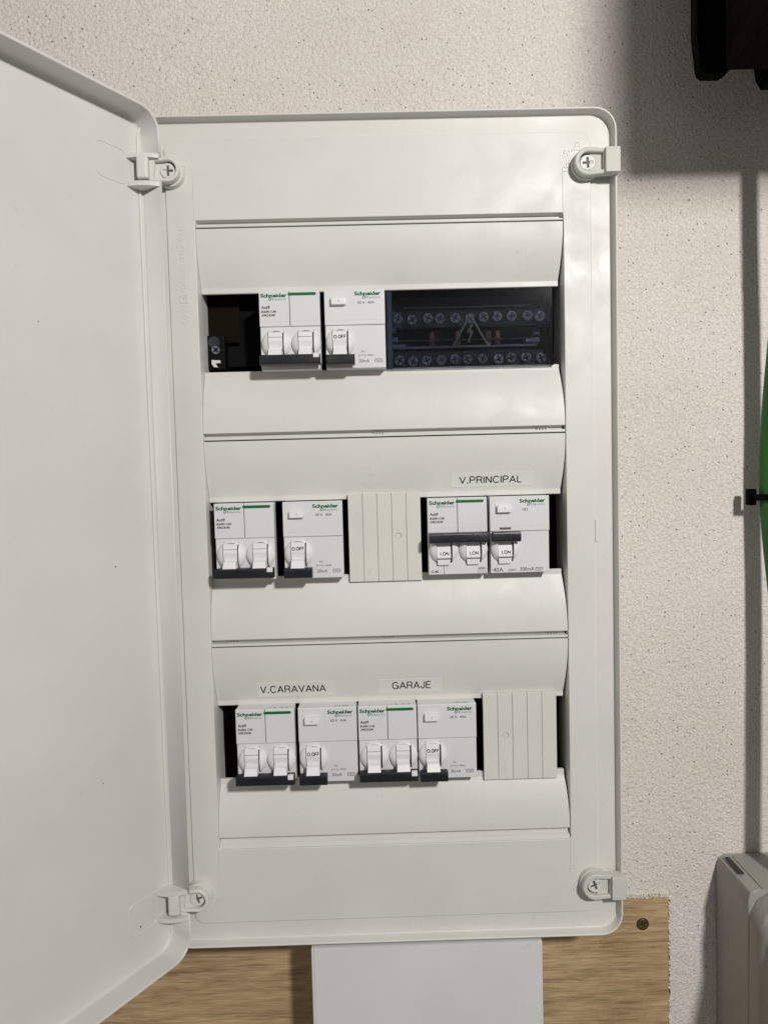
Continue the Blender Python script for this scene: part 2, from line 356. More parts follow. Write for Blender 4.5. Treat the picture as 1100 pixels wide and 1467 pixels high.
# ---------------------------------------------------------------- the panel
db = thing('distribution_board', 'open white three row electrical distribution board on the wall, its door swung left', 'electrical panel', (0, 40, -61))
OX, OZ = 0, 0
P0 = Vector((0, 40, -61))
def P(o): o.location = (Vector(o.location)/S-P0)*S; return o      # parts of the board are written in world mm
x0, x1, z0, z1 = -139.3, 139.3, -310.3, 188.0
def ins(d, r, y, rect=None):
    a = rect or (x0, x1, z0, z1)
    return [(x, y, z) for x, z in rr(a[0]+d, a[1]-d, a[2]+d, a[3]-d, r)]
PL = (-124.8, 125.0, -297.3, 176.0); HO = (-108.4, 108.6, -250.8, 129.5)
bm = bmesh.new()
loft(bm, [ins(2.5, 11, 9), ins(.3, 12.7, 5), ins(0, 13, 0), ins(0, 13, -4.4), ins(.25, 12.8, -4.9), ins(.7, 12.3, -5.1), ins(1.2, 11.8, -4.9), ins(1.45, 11.6, -4.4), ins(1.8, 11.2, -.2), ins(2.3, 10.7, .6), ins(3.0, 10, 1.15),
          ins(-.5, 6.4, 1.15, PL), ins(-.12, 6.1, .95, PL), ins(0, 6, .2, PL), ins(.35, 5.7, 0, PL),
          ins(-.5, 1.6, 0, HO), ins(-.15, 1.3, .15, HO), ins(0, 1.2, .5, HO), ins(.7, 1.2, 7.4, HO), ins(.7, 1.2, 24, HO), ins(-1.6, 1.6, 24, HO), ins(-1.6, 1.6, 2.2, HO), ins(1.8, 8, 2.4, PL), ins(3.2, 10, 2.6), ins(2.5, 11, 9)])
bmesh.ops.remove_doubles(bm, verts=bm.verts, dist=1e-4)
frame = P(finish(bm, 'frame', M['cream'], db, angle=50))
bm = bmesh.new()   # surface box behind the frame
B_ = (x0+3, x1-3, z0+3, z1-3)
loft(bm, [ins(0, 9, 3, B_), ins(0, 9, 39.3, B_), ins(2, 8, 39.3, B_), ins(2, 8, 37.5, B_)][:2]+[ins(2, 8, 39.3, B_), ins(2, 8, 3, B_), ins(0, 9, 3, B_)])
bmesh.ops.remove_doubles(bm, verts=bm.verts, dist=1e-4)
P(finish(bm, 'back_box', M['cream'], db))
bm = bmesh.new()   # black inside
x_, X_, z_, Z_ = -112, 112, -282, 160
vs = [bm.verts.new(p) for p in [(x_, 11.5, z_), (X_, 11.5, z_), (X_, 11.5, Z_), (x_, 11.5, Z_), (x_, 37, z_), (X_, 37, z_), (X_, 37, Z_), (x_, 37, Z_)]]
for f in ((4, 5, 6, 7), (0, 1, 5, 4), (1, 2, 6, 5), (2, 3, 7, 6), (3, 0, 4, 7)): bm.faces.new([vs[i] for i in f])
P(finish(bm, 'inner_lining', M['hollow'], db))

# --- flat pieces and curved row covers
ROWS = [(41.8, 88.3, 125.0, 0.0), (-83.2, -37.0, 0.0, -125.0), (-209.3, -162.9, -125.0, -247.0)]
W1 = 108.25
def hw(y, z): return W1 - 1.75*max(0, min(1, (y-.4)/6.9))
bm = bmesh.new()
sweep_x(bm, [(4.2, 129.45), (4.2, 126.9), (1.1, 126.75), (.45, 126.5), (.4, 125.8), (.6, 125.55), (3, 125.5), (5, 126.5), (5, 129.45)], lambda y, z: W1)
P(finish(bm, 'top_bead', M['cream'], db))
for xx, a_, b_ in ((-108.6, 129.6, 157), (108.6, 129.6, 154), (-108.6, -272, -250.9), (108.6, -273, -250.9)):
    bm = bmesh.new(); box(bm, xx-.35, xx+.35, -.22, .2, a_, b_, .15, 1); P(finish(bm, 'side_ridge', M['cream'], db))
D = 7.0
for r, (zb, zt, gt, gb) in enumerate(ROWS):
    prof = []
    za, zl = gt-.25, zt+3.5
    prof += [(2.2, za+.1), (.5, za), (.2, za-.25)]
    for i in range(1, 15):
        s = i/14; prof.append((.2+(D-.25)*(s**1.9), za-.25+(zl-za+.25)*s))
    prof += [(D, zl-.5), (D, zt+.35), (D+.3, zt), (D+2.2, zt)]
    back = [(D+2.2, zl+.5)]
    for i in range(13, 0, -2):
        s = i/14; back.append((.2+(D-.25)*(s**1.9)+2.2, za+(zl-za)*s+.5))
    bm = bmesh.new(); sweep_x(bm, prof+back, hw)
    zg = gb+(4.8 if r < 2 else 3.6); zl = zb-3.5
    prof = [(D+2.2, zb), (D+.3, zb), (D, zb-.35), (D, zl+.5)]
    for i in range(14, 0, -1):
        s = i/14; prof.append((.2+(D-.25)*(s**1.9), zg+(zl-zg)*s))
    if r < 2:
        prof += [(.2, zg-.1), (.5, zg-.35), (4.4, zg-.6), (4.4, gb+2.3), (.9, gb+2.15), (.4, gb+1.9), (.35, gb+.75), (.6, gb+.5), (1.2, gb+.35), (5.4, gb+1.5)]
    else:
        prof += [(.2, zg-.1), (.5, zg-.4), (3.0, zg-.7), (3.0, gb-.2), (1.0, gb-1.2), (.3, gb-3.6), (4, gb-3.6)]
    for i in range(1, 14, 2):
        s = i/14; prof.append((.2+(D-.25)*(s**1.9)+2.4, zg-.4+(zl-zg)*s))
    sweep_x(bm, prof, hw)
    P(finish(bm, 'row_cover', M['cream'], db, angle=24))
# embossed tick marks in the grooves, ejector marks
bm = bmesh.new()
for gz, xs in ((-122.6, (-98, -3, 97)), (2.9, (-6, 92)), (-249.2, (-98, -2, 96))):
    for xx in xs:
        for k in range(4): box(bm, xx+k*1.8, xx+k*1.8+.5, 1.6, 4.2, gz-.3, gz+.4)
P(finish(bm, 'mould_marks', M['cream'], db, kind='stuff'))
for xx in (125.9, -128.4):
    bm = bmesh.new(); box(bm, xx, xx+2.1, .62, .9, -66.5, -53.0, .1, 1); P(finish(bm, 'snap_point', M['cream'], db))

# embossed lettering
def btext(s, a0, a1, c0, c1, y, m=M['cream'], **k):
    return P(text(db, s, a0, a1, c0, c1, y, m, **k))
btext(':hager vega', -119.6, -113.6, 88, 127, .02, depth=.2, rot=1)
bm = bmesh.new(); plate(bm, rr(-118.8, -114, 81.8, 86.6, .3, 1), [rr(-118.2, -114.6, 82.4, 86.0, .2, 1)], -.35, .1)
P(finish(bm, 'emblem', M['cream'], db))
btext('F', -117.6, -115.2, 83, 85.4, .02, depth=.35, rot=1)
btext('IP40', -118.9, -114.2, 70, 80.6, .02, depth=.2, rot=1)
btext('90°', 108.9, 114.6, 162.0, 165.8, .02, depth=.3)
def padlock(cx, cz, opened=False):
    bm = bmesh.new()
    plate(bm, rr(cx-1.9, cx+1.9, cz-1.6, cz+1.2, .3, 1), [rr(cx-1.4, cx+1.4, cz-1.1, cz+.7, .2, 1)], -.3, .1)
    dx = 1.6 if opened else 0
    tube(bm, [(cx-1.2+dx, -.15, cz+1.2), (cx-1.2+dx, -.15, cz+2.2), (cx-.6+dx, -.15, cz+3), (cx+.6+dx, -.15, cz+3), (cx+1.2+dx, -.15, cz+2.2), (cx+1.2+dx, -.15, cz+(2 if opened else 1.2))], .25, 6)
    P(finish(bm, 'padlock_symbol', M['cream'], db))
padlock(117.2, 166.8); padlock(110.3, 154.8, True)
bm = bmesh.new(); tube(bm, [(111.8, -.05, 158.3), (112.8, -.05, 160.3), (114.3, -.05, 162.0), (116, -.05, 163.6)], .25, 6)
P(finish(bm, 'arc_symbol', M['cream'], db))
for cx, cz in ((-113.9, 158), (-112.5, -282), (112, -281.5), (109.5, -270)): padlock(cx, cz)

# --- latches on the right, hinge arms on the left
def screw(parent, x, z, y, rot=0.0, r=4.4):
    o = thing_part = None
    bm = bmesh.new(); plate(bm, circ(x, z, r, 32), [cross(x, z, 2.9, .62, rot)], y, y+1.6, .35)
    s_ = finish(bm, 'screw_head', M['door'], parent)
    bm = bmesh.new(); cyl(bm, (x, y+1.0, z), 3.2, .5, n=20); finish(bm, 'screw_recess', M['gap'], parent)
    bm = bmesh.new(); plate(bm, circ(x, z, r+.55, 32), [circ(x, z, r-.1, 32)], y+1.1, y+1.5); finish(bm, 'screw_gap', M['gap'], parent)
def latch(cz, rot):
    bm = bmesh.new(); cx = 121.8; R_ = 8.0
    outer = circ(cx, cz, R_, 22, 82, 278)
    outer = [(131, cz+7.2)]+outer+[(131, cz-7.2), (138.9, cz-7.2), (138.9, cz+7.2)]
    inner = [(130.3, cz+4.9)]+circ(cx, cz, 5.3, 18, 88, 272)+[(130.3, cz-4.9)]
    plate(bm, outer, [inner], -8.0, -3.0, .5)
    o = finish(bm, 'latch', M['latch'], db, angle=30)
    o2 = []
    bm = bmesh.new(); box(bm, 130.9, 139.7, -10.2, -2.0, cz-7.25, cz+7.25, .8, 2); finish(bm, 'latch_grip', M['latch'], o)
    bm = bmesh.new(); cyl(bm, (cx, -3.2, cz), 8.6, 4.4, 'Y', 40, 8.9, .5); finish(bm, 'latch_base', M['latch'], o)
    bm = bmesh.new(); box(bm, 123, 133.5, -5.2, .6, cz-5.6, cz+5.6, .5); finish(bm, 'latch_floor', M['latch'], o)
    screw(o, cx, cz, -5.6, rot); P(o)
latch(155.9, .06); latch(-277.8, .35)
def hinge(cz, rot, tilt):
    cx = -121.4
    bm = bmesh.new()
    outer = circ(cx, cz, 7.0, 22, -88, 88)+[(-131.5, cz+6.6), (-131.5, cz-6.6)]
    inner = circ(cx, cz+.0, 5.1, 18, -80, 80)+[(-128.2, cz+4.6), (-129, cz-4.9)]
    plate(bm, outer, [inner], -9.0, -3.4, .5)
    o = finish(bm, 'hinge_arm', M['cream'], db, angle=30)
    bm = bmesh.new(); box(bm, -137.6, -130.8, -13.5, -4.5, cz-6.6, cz+6.6, 1.6, 3); finish(bm, 'hinge_barrel', M['cream'], o)
    bm = bmesh.new(); cyl(bm, (cx, -3.8, cz), 8.0, 4.6, 'Y', 40, 8.5, .5); finish(bm, 'hinge_base', M['cream'], o)
    bm = bmesh.new(); box(bm, -130, -122, -5.7, .2, cz-5.4, cz+5.4, .5); finish(bm, 'hinge_floor', M['cream'], o)
    screw(o, cx, cz, -6.6, rot); P(o)
hinge(155.9, 0.0, 0); hinge(-277.9, .3, 0)

# --- the door: a shallow tray standing open
A = .566; tl = .003
u = Vector((-math.sin(A), -math.cos(A), 0)); n_ = Vector((math.cos(A), -math.sin(A), 0)); Zv = Vector((0, 0, 1))
Zt = Zv-u*tl; Ut = u+Zv*tl
I0 = Vector((-125.2, -10.9, 0))-n_*15.35
def dp(t, h, z): return I0+Ut*t+n_*h+Zt*z
DR = (-1.7, 276.9, -310.0, 188.0)
def dl(d, r, h): return [dp(a, h, b_) for a, b_ in rr(DR[0]+d, DR[1]-d, DR[2]+d, DR[3]-d, r, 8)]
bm = bmesh.new()
loft(bm, [dl(3.5, 9.5, -2.3), dl(1.2, 11.8, -1.9), dl(.2, 12.8, -.6), dl(0, 13, .8), dl(0, 13, 15.0), dl(.35, 12.7, 15.35), dl(1.3, 11.7, 15.35), dl(1.65, 11.3, 15.0), dl(1.75, 11.2, 1.9), dl(2.1, 10.8, .8), dl(2.9, 10, .15), dl(4.2, 9, 0)], True, True)
door = finish(bm, 'door', M['door'], db, angle=40)
def dbox(bm, t0, t1, h0, h1, a, b_, bev=0):
    r = bmesh.ops.create_cube(bm, size=1.0); vs = r['verts']
    for v in vs: v.co = dp((t0+t1)/2+v.co.x*(t1-t0), (h0+h1)/2+v.co.y*(h1-h0), (a+b_)/2+v.co.z*(b_-a))
    if bev: bmesh.ops.bevel(bm, geom=list({e for v in vs for e in v.link_edges}), offset=bev, segments=2, affect='EDGES')
cutters = []
for a, b_ in ((149.0, 162.5), (-284.8, -271.2)):
    bm = bmesh.new(); dbox(bm, -4, 1.2, 2.5, 20, a, b_); c = finish(bm, 'cutter', M['door'], db); cutters.append(c)
    md = door.modifiers.new('cut', 'BOOLEAN'); md.object = c; md.solver = 'EXACT'; md.operation = 'DIFFERENCE'
bpy.context.view_layer.update()
dg = bpy.context.evaluated_depsgraph_get(); me2 = bpy.data.meshes.new_from_object(door.evaluated_get(dg)); door.modifiers.clear(); door.data = me2
me2.name = 'door'
for c in cutters: bpy.data.objects.remove(c)
P(door)
for zt_, th in ((164.0, 2.4), (148.4, 2.6), (-269.2, 2.6), (-285.6, 2.6)):
    bm = bmesh.new()
    pl = [(-.2, -.1), (10.8, -.1), (9.9, 2.6), (8.4, 6.0), (6.0, 9.6), (3.2, 12.6), (.5, 15.0), (-.2, 15.2)]
    loft(bm, [[dp(t, h, zt_-th) for t, h in pl], [dp(t, h, zt_) for t, h in pl]], True, True)
    bmesh.ops.bevel(bm, geom=[e for e in bm.edges if e.calc_length() > 1], offset=.3, segments=1, affect='EDGES')
    P_ = finish(bm, 'hinge_lug', M['door'], door)
for cz, sg in ((155.8, 1), (-278, -1)):   # raised outline on the door face by the lugs
    bm = bmesh.new(); q = []
    base = rr(10.5, 31, cz-9.5, cz+9.5, 4, 5)
    for a_, b_ in base: q.append(dp(a_, .05, b_))
    tube(bm, q, .28, 6, True); finish(bm, 'raised_outline', M['door'], door)
bm = bmesh.new(); random.seed(3)
for t, z, r in ((29.5, -70.5, .45), (23, -284, .5), (70, 60, .3), (44, -190, .3)):
    base = dp(t, .12, z); lp = [base+Ut*(r*math.cos(k))+Zt*(r*math.sin(k)) for k in [i*math.pi/4 for i in range(8)]]
    lp2 = [p-n_*.3 for p in lp]; loft(bm, [lp2, lp], True, True)
finish(bm, 'dirt_specks', M['slot'], door, kind='stuff')

# --- inside parts seen through the openings
bm = bmesh.new()
for zb, zt, *_ in ROWS: box(bm, -111, 111, 27, 34, (zb+zt)/2-17.5, (zb+zt)/2+17.5, .3, 1)
P(finish(bm, 'mounting_rail', M['rail'], db))
bm = bmesh.new(); box(bm, -111.5, -88, 22, 24, 62, 108); P(finish(bm, 'inner_bracket', M['hollow_brown'], db))
bm = bmesh.new(); box(bm, -111.5, -96, 22, 24, -226, -160); P(finish(bm, 'inner_bracket', M['hollow_brown'], db))

# ---------------------------------------------------------------- breakers
FY = -4.0; H = 46.3
def rocker_mesh(on):
    key = ('rocker', on)
    if key in cache: return key
    bm = bmesh.new()
    if not on: prof = [(6, 7.3), (.9, 7.3), (-.6, 6.8), (-1.3, 6.2), (-2.1, 1.9), (-2.0, 1.2), (-1.5, -.4), (-.7, -1.9), (-.2, -3.2), (6, -3.4)]
    else: prof = [(6, 5.0), (1.2, 4.8), (-.8, 3.6), (-1.5, 1.0), (-1.9, -4.6), (-1.5, -5.2), (1, -5.8), (6, -6)]
    loft(bm, [[(x, y, z) for y, z in prof] for x in (-4.4, 3.8)], True, True)
    if not on:
        tp = [(-3.6, 1.0, -2.9), (3.0, 1.0, -2.9), (3.0, -5.2, -3.9), (-3.6, -5.2, -3.9)]
        nb = [[(-4.3, 2, -3.0), (3.7, 2, -3.0), (3.9, 2, -8.2), (-4.4, 2, -8.2)], [(-4.1, -4.6, -3.7), (3.5, -4.6, -3.7), (3.9, -6.4, -8.2), (-4.4, -6.4, -8.2)], [(-3.9, -5.4, -4.3), (3.3, -5.4, -4.3), (3.7, -7.2, -8.0), (-4.2, -7.2, -8.0)]]
        loft(bm, nb, True, True)
    else:
        pr = [(-1.4, 4.2), (-3.6, 5.6), (-3.6, 8.5), (0, 8.4)]
        loft(bm, [[(x, y, z) for y, z in pr] for x in (-4.2, 3.8)], True, True)
        nb = [[(-4.4, 2, -6), (3.8, 2, -6), (3.3, 2, -9.2), (-3.9, 2, -9.2)], [(-4.3, -1.4, -5.9), (3.7, -1.4, -5.9), (3.2, -.9, -9.2), (-3.8, -.9, -9.2)]]
        loft(bm, nb, True, True)
    box(bm, -4.7, 4.7, 6.5, 8.5, -8, 8)
    finish_to_cache(bm, key, M['switch'], 30)
    return key
def finish_to_cache(bm, key, m, angle=35):
    bmesh.ops.recalc_face_normals(bm, faces=bm.faces)
    for v in bm.verts: v.co *= S
    me = bpy.data.meshes.new(str(key[0])); bm.to_mesh(me); bm.free(); me.materials.append(m)
    me.polygons.foreach_set('use_smooth', [True]*len(me.polygons)); me.set_sharp_from_angle(angle=math.radians(angle)); cache[key] = me
def housing_mesh():
    key = ('housing',)
    if key in cache: return key
    bm = bmesh.new(); R_ = 8.7; hx = 4.75
    for s in (-1, 1):
        g = []
        for i in range(9):
            x = hx+(R_-hx)*math.sin(math.pi/2*i/8); c = math.sqrt(max(0, R_*R_-x*x)); row = []
            for j in range(17):
                z = c*math.sin(math.pi/2*(j/8-1)); rr_ = min(1, math.hypot(x, z)/R_)
                row.append(bm.verts.new((s*x, -5.0*math.sqrt(max(0, 1-rr_**2.0)), z)))
            g.append(row)
        for i in range(8):
            for j in range(16):
                try: bm.faces.new((g[i][j], g[i+1][j], g[i+1][j+1], g[i][j+1]))
                except ValueError: pass
        base = [bm.verts.new((s*hx, 2.5, v.co.z)) for v in g[0]]
        for j in range(16): bm.faces.new((g[0][j], g[0][j+1], base[j+1], base[j]))
    # rounded hood over the window
    pts = [(4.75*math.cos(math.radians(a))*1.0, 0, 0) for a in (0,)]
    for k in (1,):
        lo = []
        for a in range(56, 125, 4):
            c, s_ = math.cos(math.radians(a)), math.sin(math.radians(a))
            lo.append([(R_*c, 0.02, R_*s_), ((R_-.5)*c, -1.3, (R_-.5)*s_), ((R_-1.1)*c, -1.5, (R_-1.1)*s_), ((R_-1.5)*c, 0.6, (R_-1.5)*s_)])
        loft(bm, lo, True, True)
    bmesh.ops.remove_doubles(bm, verts=bm.verts, dist=1e-4)
    finish_to_cache(bm, key, M['switch'], 45); return key
def bar_mesh(wd):
    key = ('bar', wd)
    if key in cache: return key
    bm = bmesh.new(); prof = []
    for y, z, r, a0 in ((-1.9, 1.9, 1.1, 0), (-1.9, -1.9, 1.1, 90)): pass
    prof = [(-3.0, 1.6), (-2.7, 2.5), (-1.8, 3.0), (2.4, 3.0), (2.8, 2.6), (2.8, -2.6), (2.4, -3.0), (-1.8, -3.0), (-2.7, -2.5), (-3.0, -1.6)]
    L = [[(x, y*k, z*k) for y, z in prof] for x, k in ((0, .93), (.25, 1), (wd-.25, 1), (wd, .93))]
    loft(bm, L, True, True)
    if wd > 20:
        for x in (7.0, 25.5): box(bm, x, x+.35, -3.06, 0, -2.5, 2.5)
    for k in range(5): box(bm, wd*.33, wd*.33+wd*.34, -3.12, -2, -1.6+k*.8, -1.35+k*.8)
    finish_to_cache(bm, key, M['toggle'], 30); return key
def put(key, name, parent, loc): return link(cache[key], name, parent, loc)
def body_mesh(key, slots, wd=35.6):
    if key in cache: return
    bm = bmesh.new()
    split = H-20.9
    # lower face with slots, set back a little
    holes = [[(c-4.7, 30.0-46.3+H-7.3-8.0), (c+4.7, 30.0-46.3+H-7.3-8.0), (c+4.7, H-31+7.7), (c-4.7, H-31+7.7)] for c in slots]
    holes = [[(c-4.7, H-31-8.2), (c+4.7, H-31-8.2), (c+4.7, H-31+7.6), (c-4.7, H-31+7.6)] for c in slots]
    plate(bm, [(.2, 0.2), (wd-.2, 0.2), (wd-.2, split+.3), (.2, split+.3)], holes, .9, 3.5, .25)
    box(bm, .2, wd-.2, 9.0, 36, 0.3, H-.3)
    # side shells
    box(bm, .2, 1.2, 2.5, 30, .3, H-.3); box(bm, wd-1.2, wd-.2, 2.5, 30, .3, H-.3); box(bm, .3, wd-.3, 2.4, 30, .25, 1.4); box(bm, .3, wd-.3, 2.4, 30, H-1.6, H-.25)
    finish_to_cache(bm, key, M['device'], 30)
def face_mesh(key, xs, wd=35.6):
    if key in cache: return
    bm = bmesh.new(); a, b_ = xs; split = H-20.9
    prof = [(3.2, split), (0.25, split), (0, split+.25), (0, H-18.45), (.12, H-18.38), (.12, H-18.22), (0, H-18.15), (0, H-.5), (.35, H), (3.2, H)]
    loft(bm, [[(x, y, z) for y, z in prof] for x in (a+.12, b_-.12)], True, True)
    finish_to_cache(bm, key, M['device'], 30)
def device(x, z, name, label, cat, group):
    return thing(name, label, cat, (x, FY, z), group)
def logo(t, x, wd=15.4):
    y = -.03
    text(t, 'Schneider', x, x+wd, H-4.0, H-1.7, y, M['green'], 'logo_lettering', bold=.035)
    text(t, 'Electric', x+wd*.45, x+wd*.97, H-5.75, H-4.5, y, M['green'], 'logo_lettering', spacing=1.25)
    bm = None
    key = ('loop',)
    if key not in cache:
        bm = bmesh.new(); pts = [(0.2, 0, .0), (-.7, 0, -.8), (-.8, 0, -1.5), (-.1, 0, -1.8), (.6, 0, -1.2), (.7, 0, -.3)]
        tube(bm, [(a, c_, b_) for a, c_, b_ in pts], .22, 6, True)
        for v in bm.verts: v.co.y = v.co.y*.2-.02
        finish_to_cache(bm, key, M['green'])
    put(key, 'logo_loop', t, (x+wd*.36, 0, H-4.0))
def mcb(x, z, on, label, c40=False):
    t = device(x, z, 'circuit_breaker', label, 'circuit breaker', 'two pole circuit breakers in the panel')
    body_mesh(('mcb_body',), (9.4, 27.0)); put(('mcb_body',), 'body', t, (0, 0, 0))
    face_mesh(('face_l',), (0, 17.75)); face_mesh(('face_r',), (17.95, 35.6))
    put(('face_l',), 'front_plate', t, (0, 0, 0)); put(('face_r',), 'front_plate', t, (0, 0, 0))
    logo(t, 1.0)
    key = ('green_bar',)
    if key not in cache:
        bm = bmesh.new(); plate(bm, rr(0, 16.7, 0, 1.7, .84, 4), [], -.08, 0); finish_to_cache(bm, key, M['green'])
    put(key, 'green_stripe', t, (16.9, -.02, H-3.15))
    text(t, 'Acti9', 1.2, 6.3, H-10.6, H-8.8, -.02, M['ink'], bold=.025)
    text(t, 'iK60N C40', 1.2, 10.0, H-12.9, H-11.5, -.02, M['ink'], bold=.025)
    text(t, 'A9K24240', 1.3, 9.1, H-15.0, H-13.6, -.02, M['ink'], bold=.025)
    for c in (9.4, 27.0):
        put(housing_mesh(), 'switch_housing', t, (c, .9, H-31))
        rk = put(rocker_mesh(on), 'rocker', t, (c, 0, H-31))
        if on: stroke_text(t, 'I.ON', c-2.3, c+2.6, H-34.2, H-32.4, -2.85, M['inkb'], .2, wrap=lambda q: -1.5-(1.0-q)*.4/5.6)
        else:
            k2 = ('rocker_line',)
            if k2 not in cache:
                bm = bmesh.new(); box(bm, -4.1, 4.1, -.05, .3, -.12, .12); finish_to_cache(bm, k2, M['gap'])
            put(k2, 'rocker_line', t, (c-.25, -1.80, H-27.4))
    put(bar_mesh(35.0), 'toggle_bar', t, (.3, -5.0 if not on else -4.4, H-41.3 if not on else H-23.7))
    if not on:
        k3 = ('tab',)
        if k3 not in cache:
            bm = bmesh.new(); box(bm, -1.8, 1.6, -1.2, 2, -1.3, 1.3, .25, 1); finish_to_cache(bm, k3, M['switch'])
        put(k3, 'locking_tab', t, (33.2, -7.4, H-39.3))
    if c40:
        text(t, 'C40', 1.6, 6.0, 1.2, 2.8, .86, M['ink'], bold=.015)
        text(t, '6000', 29.8, 34.2, 2.6, 4.2, .86, M['ink']); 
        key = ('numframe',)
        bm = bmesh.new(); plate(bm, rr(29.3, 34.7, .9, 1.9, .1, 1), [rr(29.45, 34.55, 1.05, 1.75, .1, 1)], .84, 1.0); finish(bm, 'symbol', M['ink'], t)
        bm = bmesh.new(); box(bm, 9.2, 9.4, .82, .95, .4, 7.0); finish(bm, 'seam', M['gap'], t)
    return t
def rcd(x, z, on, label, main=False):
    t = device(x, z, 'residual_current_device', label, 'residual current switch', 'residual current switches in the panel')
    body_mesh(('rcd_body',), (8.9,)); put(('rcd_body',), 'body', t, (0, 0, 0))
    face_mesh(('face_w',), (0, 35.6)); put(('face_w',), 'front_plate', t, (0, 0, 0))
    logo(t, 17.8)
    text(t, 'iID' if main else 'iID K', 19.6, 22.8 if main else 24.0, H-8.8, H-7.3, -.02, M['ink'])
    if not main: text(t, '40A', 25.4, 29.4, H-8.8, H-7.3, -.02, M['ink'])
    key = ('test_button',)
    if key not in cache:
        bm = bmesh.new(); box(bm, -4.3, 4.3, -3.0, 2, -2.1, 2.1, .45, 2); finish_to_cache(bm, key, M['switch'])
        bm = bmesh.new(); plate(bm, rr(-5.2, 5.5, -2.6, 3.0, 1.4, 4), [], -.3, 1, .25); finish_to_cache(bm, ('tb_pad',), M['device'])
    put(key, 'test_button', t, (8.4, 0, H-7.4)); put(('tb_pad',), 'button_surround', t, (8.4, 0, H-7.2))
    text(t, 'T', 8.1, 8.9, H-8.2, H-7.0, -3.02, M['ink'])
    put(housing_mesh(), 'switch_housing', t, (8.9, .9, H-31)); put(rocker_mesh(on), 'rocker', t, (8.9, 0, H-31))
    if on: stroke_text(t, 'I.ON', 6.6, 11.6, H-34.2, H-32.4, -2.85, M['inkb'], .2, wrap=lambda q: -1.5-(1.0-q)*.4/5.6)
    else: stroke_text(t, 'O.OFF', 5.2, 12.2, H-28.8, H-27.0, -2.1, M['inkb'], .22, wrap=lambda q: -1.3-(6.2-q)*.8/4.3)
    put(bar_mesh(16.6), 'toggle_bar', t, (.6, -5.0 if not on else -4.4, H-42.0 if not on else H-23.7))
    if main:
        text(t, '40A', 1.4, 7.6, 1.0, 3.4, .86, M['ink']); text(t, '230V~', 10.4, 16.4, 1.2, 2.5, .86, M['ink'])
        text(t, '300mA', 17.8, 26.2, 1.2, 3.4, .86, M['ink'])
        bm = bmesh.new(); box(bm, 5.6, 12.4, -.06, .3, H-19.9, H-18.6); finish(bm, 'indicator_window', M['gap'], t)
        fx = 27.0
    else:
        text(t, '30mA', 19.6, 25.6, 3.4, 5.3, .86, M['ink'], bold=-.005)
        text(t, 'In', 21.2, 23.0, 9.4, 10.6, .86, M['inkl']); text(t, '-[===]--400A', 18.9, 28.4, 6.9, 8.2, .86, M['inkl'])
        fx = 28.9
    bm = bmesh.new(); zz = 1.1 if main else 3.4
    plate(bm, rr(fx, fx+4.4, zz, zz+2.0, .2, 1), [rr(fx+.25, fx+4.15, zz+.25, zz+1.75, .1, 1)], .84, 1.0)
    tube(bm, [(fx+1+i*.3, .88, zz+1+.35*math.sin(i*1.3)) for i in range(9)], .12, 5)
    finish(bm, 'symbol', M['ink'], t)
    return t
Z1, Z2, Z3 = 40.7, -83.6, -208.7
mcb(-71.9, Z1, False, 'switched off two pole circuit breaker in the top row, left of the clear covered terminals')
rcd(-33.7, Z1, False, 'residual current switch in the top row, between circuit breaker and clear covered terminals')
mcb(-102.9, Z2, False, 'two pole circuit breaker with lowered black bar at the far left of the middle row')
rcd(-62.2, Z2, False, 'residual current switch marked O.OFF in the middle row, left of the ribbed blanking plate')
mcb(24.2, Z2, True, 'two pole circuit breaker switched on with raised black bar, under the V.PRINCIPAL label', True)
rcd(61.4, Z2, True, 'residual current switch marked 300mA and I.ON, at the right end of the middle row', True)
for (x, f, lab) in ((-94.7, mcb, 'two pole circuit breaker in the bottom row under the V.CARAVANA label'),
                    (-57.0, rcd, 'residual current switch in the bottom row, second device from the left'),
                    (-20.7, mcb, 'two pole circuit breaker in the bottom row, beneath the left half of the GARAJE label'),
                    (15.4, rcd, 'residual current switch in the bottom row next to the black gap and blanking plate')):
    t = f(x, Z3, False, lab)
    text(t, 'E123 0 400V' if f is rcd else '1 3  N 5', 22.5 if f is rcd else 20.5, 31 if f is rcd else 31.5, 0, 1.2, 0, M['inkl'], 'top_lettering')
    o = [c for c in t.children if c.name.startswith('top_lettering')][0]
    o.rotation_euler = (-math.pi/2, 0, 0); o.location = Vector((o.location.x/S, 2.2, H+.03))*S

# ---------------------------------------------------------------- blanking plates
def blank(xa, xb, za, zb, dim, label):
    t = thing('blanking_plate', label, 'blanking plate', ((xa+xb)/2, 4.2, (za+zb)/2), 'ribbed blanking plates in the panel')
    W = (xb-xa); h = (zb-za)/2; pitch = W/5
    for i in range(5):
        bm = bmesh.new(); a = -W/2+i*pitch
        hole = []
        if i == dim[0]:
            hole = [circ(dim[1], dim[2], 1.9, 20)]
        plate(bm, [(a+.1, -h), (a+pitch-.1, -h), (a+pitch-.1, h), (a+.1, h)], hole, 0, 2.6, .22)
        s_ = finish(bm, 'strip', M['blank'], t)
        if hole:
            bm = bmesh.new(); cyl(bm, (dim[1], .35, dim[2]), 1.75, 1, 'Y', 20, None, .35); finish(bm, 'moulding_dimple', M['blank'], s_)
    bm = bmesh.new(); box(bm, -W/2+.6, W/2-.6, .7, 2.5, -h+.6, h-.6, .1, 1); box(bm, -W/2+1, W/2-1, 2.7, 8, -h+5, h-5, .3, 1); finish(bm, 'clip_body', M['blank'], t)
    return t
blank(-23.6, 20.6, -87.6, -34.0, (3, 8.2, .6), 'ribbed white blanking plate in the middle row, left of the switched on breaker')
blank(56.2, 101.8, -213.7, -159.2, (1, -9.0, .4), 'ribbed white blanking plate at the right end of the bottom row')

